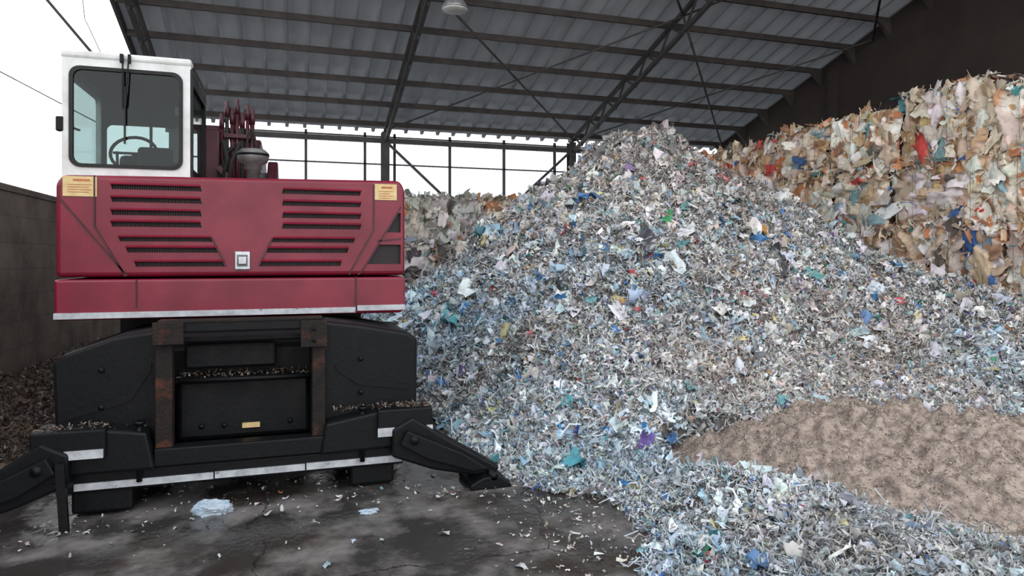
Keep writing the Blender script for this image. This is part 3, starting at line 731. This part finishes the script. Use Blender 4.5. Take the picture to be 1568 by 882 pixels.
b.prism([(7.3,2.2),(7.3,2.75),(8.0,3.0),(9.5,3.0),(11.0,2.2),(11.05,1.95),(9.4,2.5),(8.0,2.35)],-.58,-.30,M['redd'],'X',bevel=.03)
b.prism([(10.85,2.2),(11.1,2.15),(11.2,.6),(11.0,.5),(10.8,1.2)],-.53,-.35,M['red'],'X',bevel=.02)
b.lathe((-.62,11.0,2.08),[(.07,0),(.07,.36)],M['chrome'],16,'X')
b.tube([(-.44,8.0,1.5),(-.44,9.3,2.45)],.07,M['redd'],12);b.tube([(-.44,7.3,1.35),(-.44,8.2,1.65)],.045,M['chrome'],12)
b.lathe((-.72,7.5,2.5),[(.08,0),(.08,.5)],M['chrome'],16,'X')
b.lathe((-.44,11.05,.45),[(.12,.0),(.14,.1),(.1,.18)],M['black'],16)
for a in range(4):
    t=a*math.pi/2+.6;d=Vector((math.cos(t),math.sin(t),0));c0=Vector((-.44,11.05,.5))
    b.tube([c0+d*.1,c0+d*.34+Vector((0,0,-.12)),c0+d*.36+Vector((0,0,-.3)),c0+d*.16+Vector((0,0,-.46))],.04,M['black'],8,rs=[.05,.06,.045,.015])
b.obj('boom',ex)
b=MB()
def arc(p,q,h,n=12):
    p=Vector(p);q=Vector(q);return [p.lerp(q,i/n)+Vector((0,0,h*math.sin(math.pi*i/n))) for i in range(n+1)]
hs=[.0,.12,.05,.15,.02,.10,.06]
for i in range(7):
    xx=-.59+.036*i; h=hs[i]; m=(M['redd'],M['rubber'],M['redd'])[i%3]
    b.tube([(xx,7.0,2.3),(xx+.008*(i-3),7.0,2.7),(xx+.010*(i-3),7.04,2.94+h)],.018,m,10)
    b.lathe((xx+.010*(i-3),7.04,2.93+h),[(.023,0),(.023,.08),(.016,.09),(.016,.14),(.008,.15)],M['redd'],10)
    b.tube(arc((xx,7.05,3.02+h),(xx,8.2,2.8),.04),.015,M['rubber'],8)
b.box(-.60,-.36,6.98,7.06,2.84,2.88,M['redd'],bevel=.004)
b.box(-.60,-.40,7.0,7.1,2.3,2.72,M['redd'],bevel=.01)
b.tube(arc((-.42,6.98,2.6),(-.28,6.98,2.5),.38,14),.012,M['rubber'],8)
b.tube(arc((-.66,6.95,2.3),(-.5,6.95,2.75),.12,10),.02,M['rubber'],8)
b.tube([(-.62,6.9,2.35),(-.56,6.9,2.62),(-.6,6.95,2.8)],.022,M['rubber'],8)
b.beam((-.64,6.9,2.55),(-.48,6.9,2.38),.03,.05,M['redd'])
b.tube([(-.55,6.85,2.3),(-.52,6.85,2.6),(-.45,6.95,2.8)],.016,M['rubber'],8)
b.obj('hydraulic_lines',ex)
b=MB()
b.lathe((-.315,6.5,2.28),[(.055,0),(.055,.2),(.075,.21),(.075,.25),(.12,.27),(.135,.31),(.135,.355),(.10,.385),(.03,.395)],M['greycup'],28)
b.lathe((-.315,6.5,2.3),[(.065,0),(.065,.07)],M['black'],20);b.lathe((-.315,6.5,2.605),[(.138,0),(.138,.02)],M['black'],28)
b.obj('air_precleaner',ex)

b=MB()
K=M['black']
b.box(-.85,.2,5.5,9.6,.55,1.05,K,bevel=.03)
b.box(-1.2,.5,6.15,6.45,.42,.62,K);b.box(-1.2,.5,8.75,9.05,.42,.62,K)
left=[(-1.42,.25),(-1.47,.40),(-1.49,1.00),(-1.43,1.06),(-1.12,1.17),(-.84,1.21),(-.84,.25)]
b.prism(left,5.2,6.0,K,'Y',bevel=.025,seg=2)
right=[(.86,.25),(.92,.40),(.93,1.08),(.86,1.13),(.5,1.20),(.14,1.25),(.14,.25)][::-1]
b.prism(right,5.2,6.0,K,'Y',bevel=.025,seg=2)
b.box(-.84,.16,5.55,5.6,.3,1.2,K)
b.box(-.76,.14,5.32,5.55,.40,.83,K,bevel=.03)
b.box(-.76,.14,5.22,5.56,.83,.85,K,bevel=.005)
b.tube([(-.74,5.2,.845),(.14,5.2,.845)],.016,K,8)
b.box(-.74,.12,5.3,5.5,1.1,1.15,K,bevel=.01)
b.box(-.72,-.1,5.36,5.40,.9,1.08,K,bevel=.02)
b.box(-1.40,.80,5.08,5.4,.17,.30,K,bevel=.012)
b.box(-1.36,-1.0,5.12,5.5,.02,.18,K,bevel=.02);b.box(.42,.74,5.14,5.5,.02,.18,K,bevel=.02)
b.prism([(-1.5,.30),(-1.5,.55),(-1.35,.62),(-.9,.55),(-.85,.30)],5.02,5.2,K,'Y',bevel=.02)
b.prism([(.98,.32),(.98,.52),(.7,.60),(.24,.52),(.2,.30)],5.02,5.2,K,'Y',bevel=.02)
b.box(-1.55,-1.13,4.98,5.25,.42,.60,K,bevel=.012);b.box(.60,1.0,4.98,5.25,.42,.60,K,bevel=.012)
for X in (-.95,.50):
    b.tube([(X,5.06,.22),(X,5.06,.62)],.018,K,8);b.lathe((X,5.06,.6),[(.035,0),(.035,.02)],K,12)
for X,Z in ((-1.2,.95),(-1.2,.7),(.5,.95),(.5,.7),(-.45,.5),(.0,.5),(-.6,.5)):
    b.lathe((X,5.17 if Z>.6 else 5.29,Z),[(.018,0),(.018,.04)],K,8,'Y')
b.prism([(-1.4,.68),(-1.05,.78),(-.9,.98),(-.9,.94),(-1.03,.73),(-1.4,.63)],5.185,5.205,K,'Y')
b.prism([(.32,.92),(.5,.80),(.85,.74),(.85,.70),(.48,.76),(.32,.88)],5.185,5.205,K,'Y')
b.obj('chassis',ex)
b=MB();R=M['rust']
b.box(-.86,-.755,5.08,5.18,.31,1.27,R,bevel=.006);b.box(.15,.24,5.08,5.18,.31,1.27,R,bevel=.006)
b.box(-.86,.24,5.06,5.16,1.20,1.27,M['black'],bevel=.006);b.box(-.84,.22,5.05,5.17,1.262,1.282,R,bevel=.004)
b.box(-.86,.24,5.04,5.18,.31,.43,M['black'],bevel=.01)
b.box(.07,.25,5.03,5.06,1.07,1.26,R,bevel=.004);b.box(-.87,-.68,5.03,5.06,1.12,1.27,R,bevel=.004)
for z in (1.12,1.2): b.lathe((.16,5.0,z),[(.012,0),(.012,.03)],M['black'],8,'Y')
b.obj('rear_guard_frame',ex)
b=MB();S=M['stripe']
b.box(-1.33,-.5,5.068,5.082,.19,.235,S);b.box(-.49,.1,5.068,5.082,.192,.237,S);b.box(.11,.79,5.068,5.082,.192,.24,S)
b.box(-1.55,-1.14,4.966,4.98,.42,.475,S);b.box(.60,1.0,4.966,4.98,.41,.47,S)
b.box(-.33,-.21,5.30,5.318,.47,.505,M['label'])
b.obj('reflective_stripes',ex)
b=MB()
for sg in (-1,1):
    cx=-.35 if sg>0 else -.28
    def q(dx): return cx+sg*dx
    b.prism([(q(1.05),.46),(q(1.2),.54),(q(1.5),.34),(q(1.86),.12),(q(1.82),.03),(q(1.35),.14),(q(1.05),.26)],4.95,5.12,K,'Y',bevel=.02)
    b.prism([(q(1.1),.36),(q(1.15),.46),(q(1.55),.27),(q(1.76),.13),(q(1.64),.12),(q(1.3),.24)],4.88,4.93,K,'Y',bevel=.01)
    b.lathe((q(1.20),4.86,.39),[(.03,0),(.03,.4)],K,16,'Y')
    b.prism([(q(1.60),.0),(q(1.92),.0),(q(1.90),.04),(q(1.82),.09),(q(1.70),.09),(q(1.60),.04)],4.82,5.2,K,'Y',bevel=.012)
    b.lathe((q(1.78),4.82,.09),[(.028,0),(.028,.38)],K,14,'Y')
b.beam((-1.36,4.9,.42),(-1.33,4.88,.0),.035,.05,K);b.beam((-1.40,4.92,.28),(-1.30,4.92,.28),.03,.03,K)
b.obj('stabiliser_arms',ex)
for i,(X,Y) in enumerate(((-1.42,6.4),(.38,6.4),(-1.42,8.9),(.38,8.9))):
    b=MB();b.lathe((X,Y,.50),[(.30,0),(.44,.015),(.49,.06),(.5,.12),(.5,.22),(.46,.23),(.46,.25),(.5,.26),(.5,.36),(.49,.42),(.44,.465),(.30,.48)],M['rubber'],36,'X')
    b.lathe((X+.0,Y,.50),[(.12,-.02),(.28,-.01),(.29,.1),(.29,.38),(.28,.49),(.12,.5)],M['greycup'],24,'X')
    for j in range(30):
        t=2*math.pi*j/30;d=Vector((0,math.cos(t),math.sin(t)));c=Vector((X+.24,Y,.5))+d*.495
        if d.z>-.97: b.beam(c-Vector((.2,0,0)),c+Vector((.2,0,0)),.02,.03,M['rubber'])
    b.obj('wheel_%d'%(i+1),ex)
pp=[]
def ledge(n,xr,yr,z,h=.03):
    pp.append(np.stack([rng.uniform(*xr,n),rng.uniform(*yr,n),z+np.abs(rng.normal(0,h*.5,n))],1))
ledge(180,(-.75,.13),(5.23,5.5),.86,.015);ledge(110,(-1.54,-1.14),(5.0,5.15),.605,.015);ledge(170,(.61,.99),(4.99,5.15),.61,.02)
ledge(50,(.28,.6),(5.1,5.2),.59,.015);ledge(20,(-1.4,-.88),(5.05,5.19),.58,.015)
P=np.concatenate(pp);k=len(P)
V,F,C=strips(P,np.tile([0,-.2,1.],(k,1)),rng.uniform(.012,.045,k),rng.uniform(.005,.014,k),rng.normal(0,1,k),rng.normal(0,1,k),palette(k,[((140,122,106),5),((100,86,76),5),((180,174,166),3),((60,52,48),3)])*.65,tilt=.6,S=4)
np_mesh('ledge_debris',V,F,M['flake'],C,parent=ex)

# ---------------------------------------------------------------- world + camera
w=bpy.data.worlds.new('overcast');scene.world=w;w.use_nodes=True;N=w.node_tree.nodes;L=w.node_tree.links
bg=N['Background'];bg.inputs['Strength'].default_value=2.4
tc=N.new('ShaderNodeTexCoord');sp=N.new('ShaderNodeSeparateXYZ');L.new(tc.outputs['Generated'],sp.inputs[0])
cr=N.new('ShaderNodeValToRGB');cr.color_ramp.elements[0].position=0.0;cr.color_ramp.elements[1].position=.6
cr.color_ramp.elements[0].color=(.96,.95,.95,1);cr.color_ramp.elements[1].color=(.90,.92,.97,1)
L.new(sp.outputs['Z'],cr.inputs['Fac']);L.new(cr.outputs[0],bg.inputs['Color'])
cam=bpy.data.cameras.new('camera');co=bpy.data.objects.new('camera',cam);scene.collection.objects.link(co)
co.location=(0,0,1.7);co.rotation_euler=(math.radians(90),0,math.radians(-18));cam.lens=24;cam.sensor_width=36;cam.shift_y=-.0293
cam.clip_end=300;scene.camera=co
print('tris',sum(len(o.data.polygons) for o in scene.objects if o.type=='MESH'))
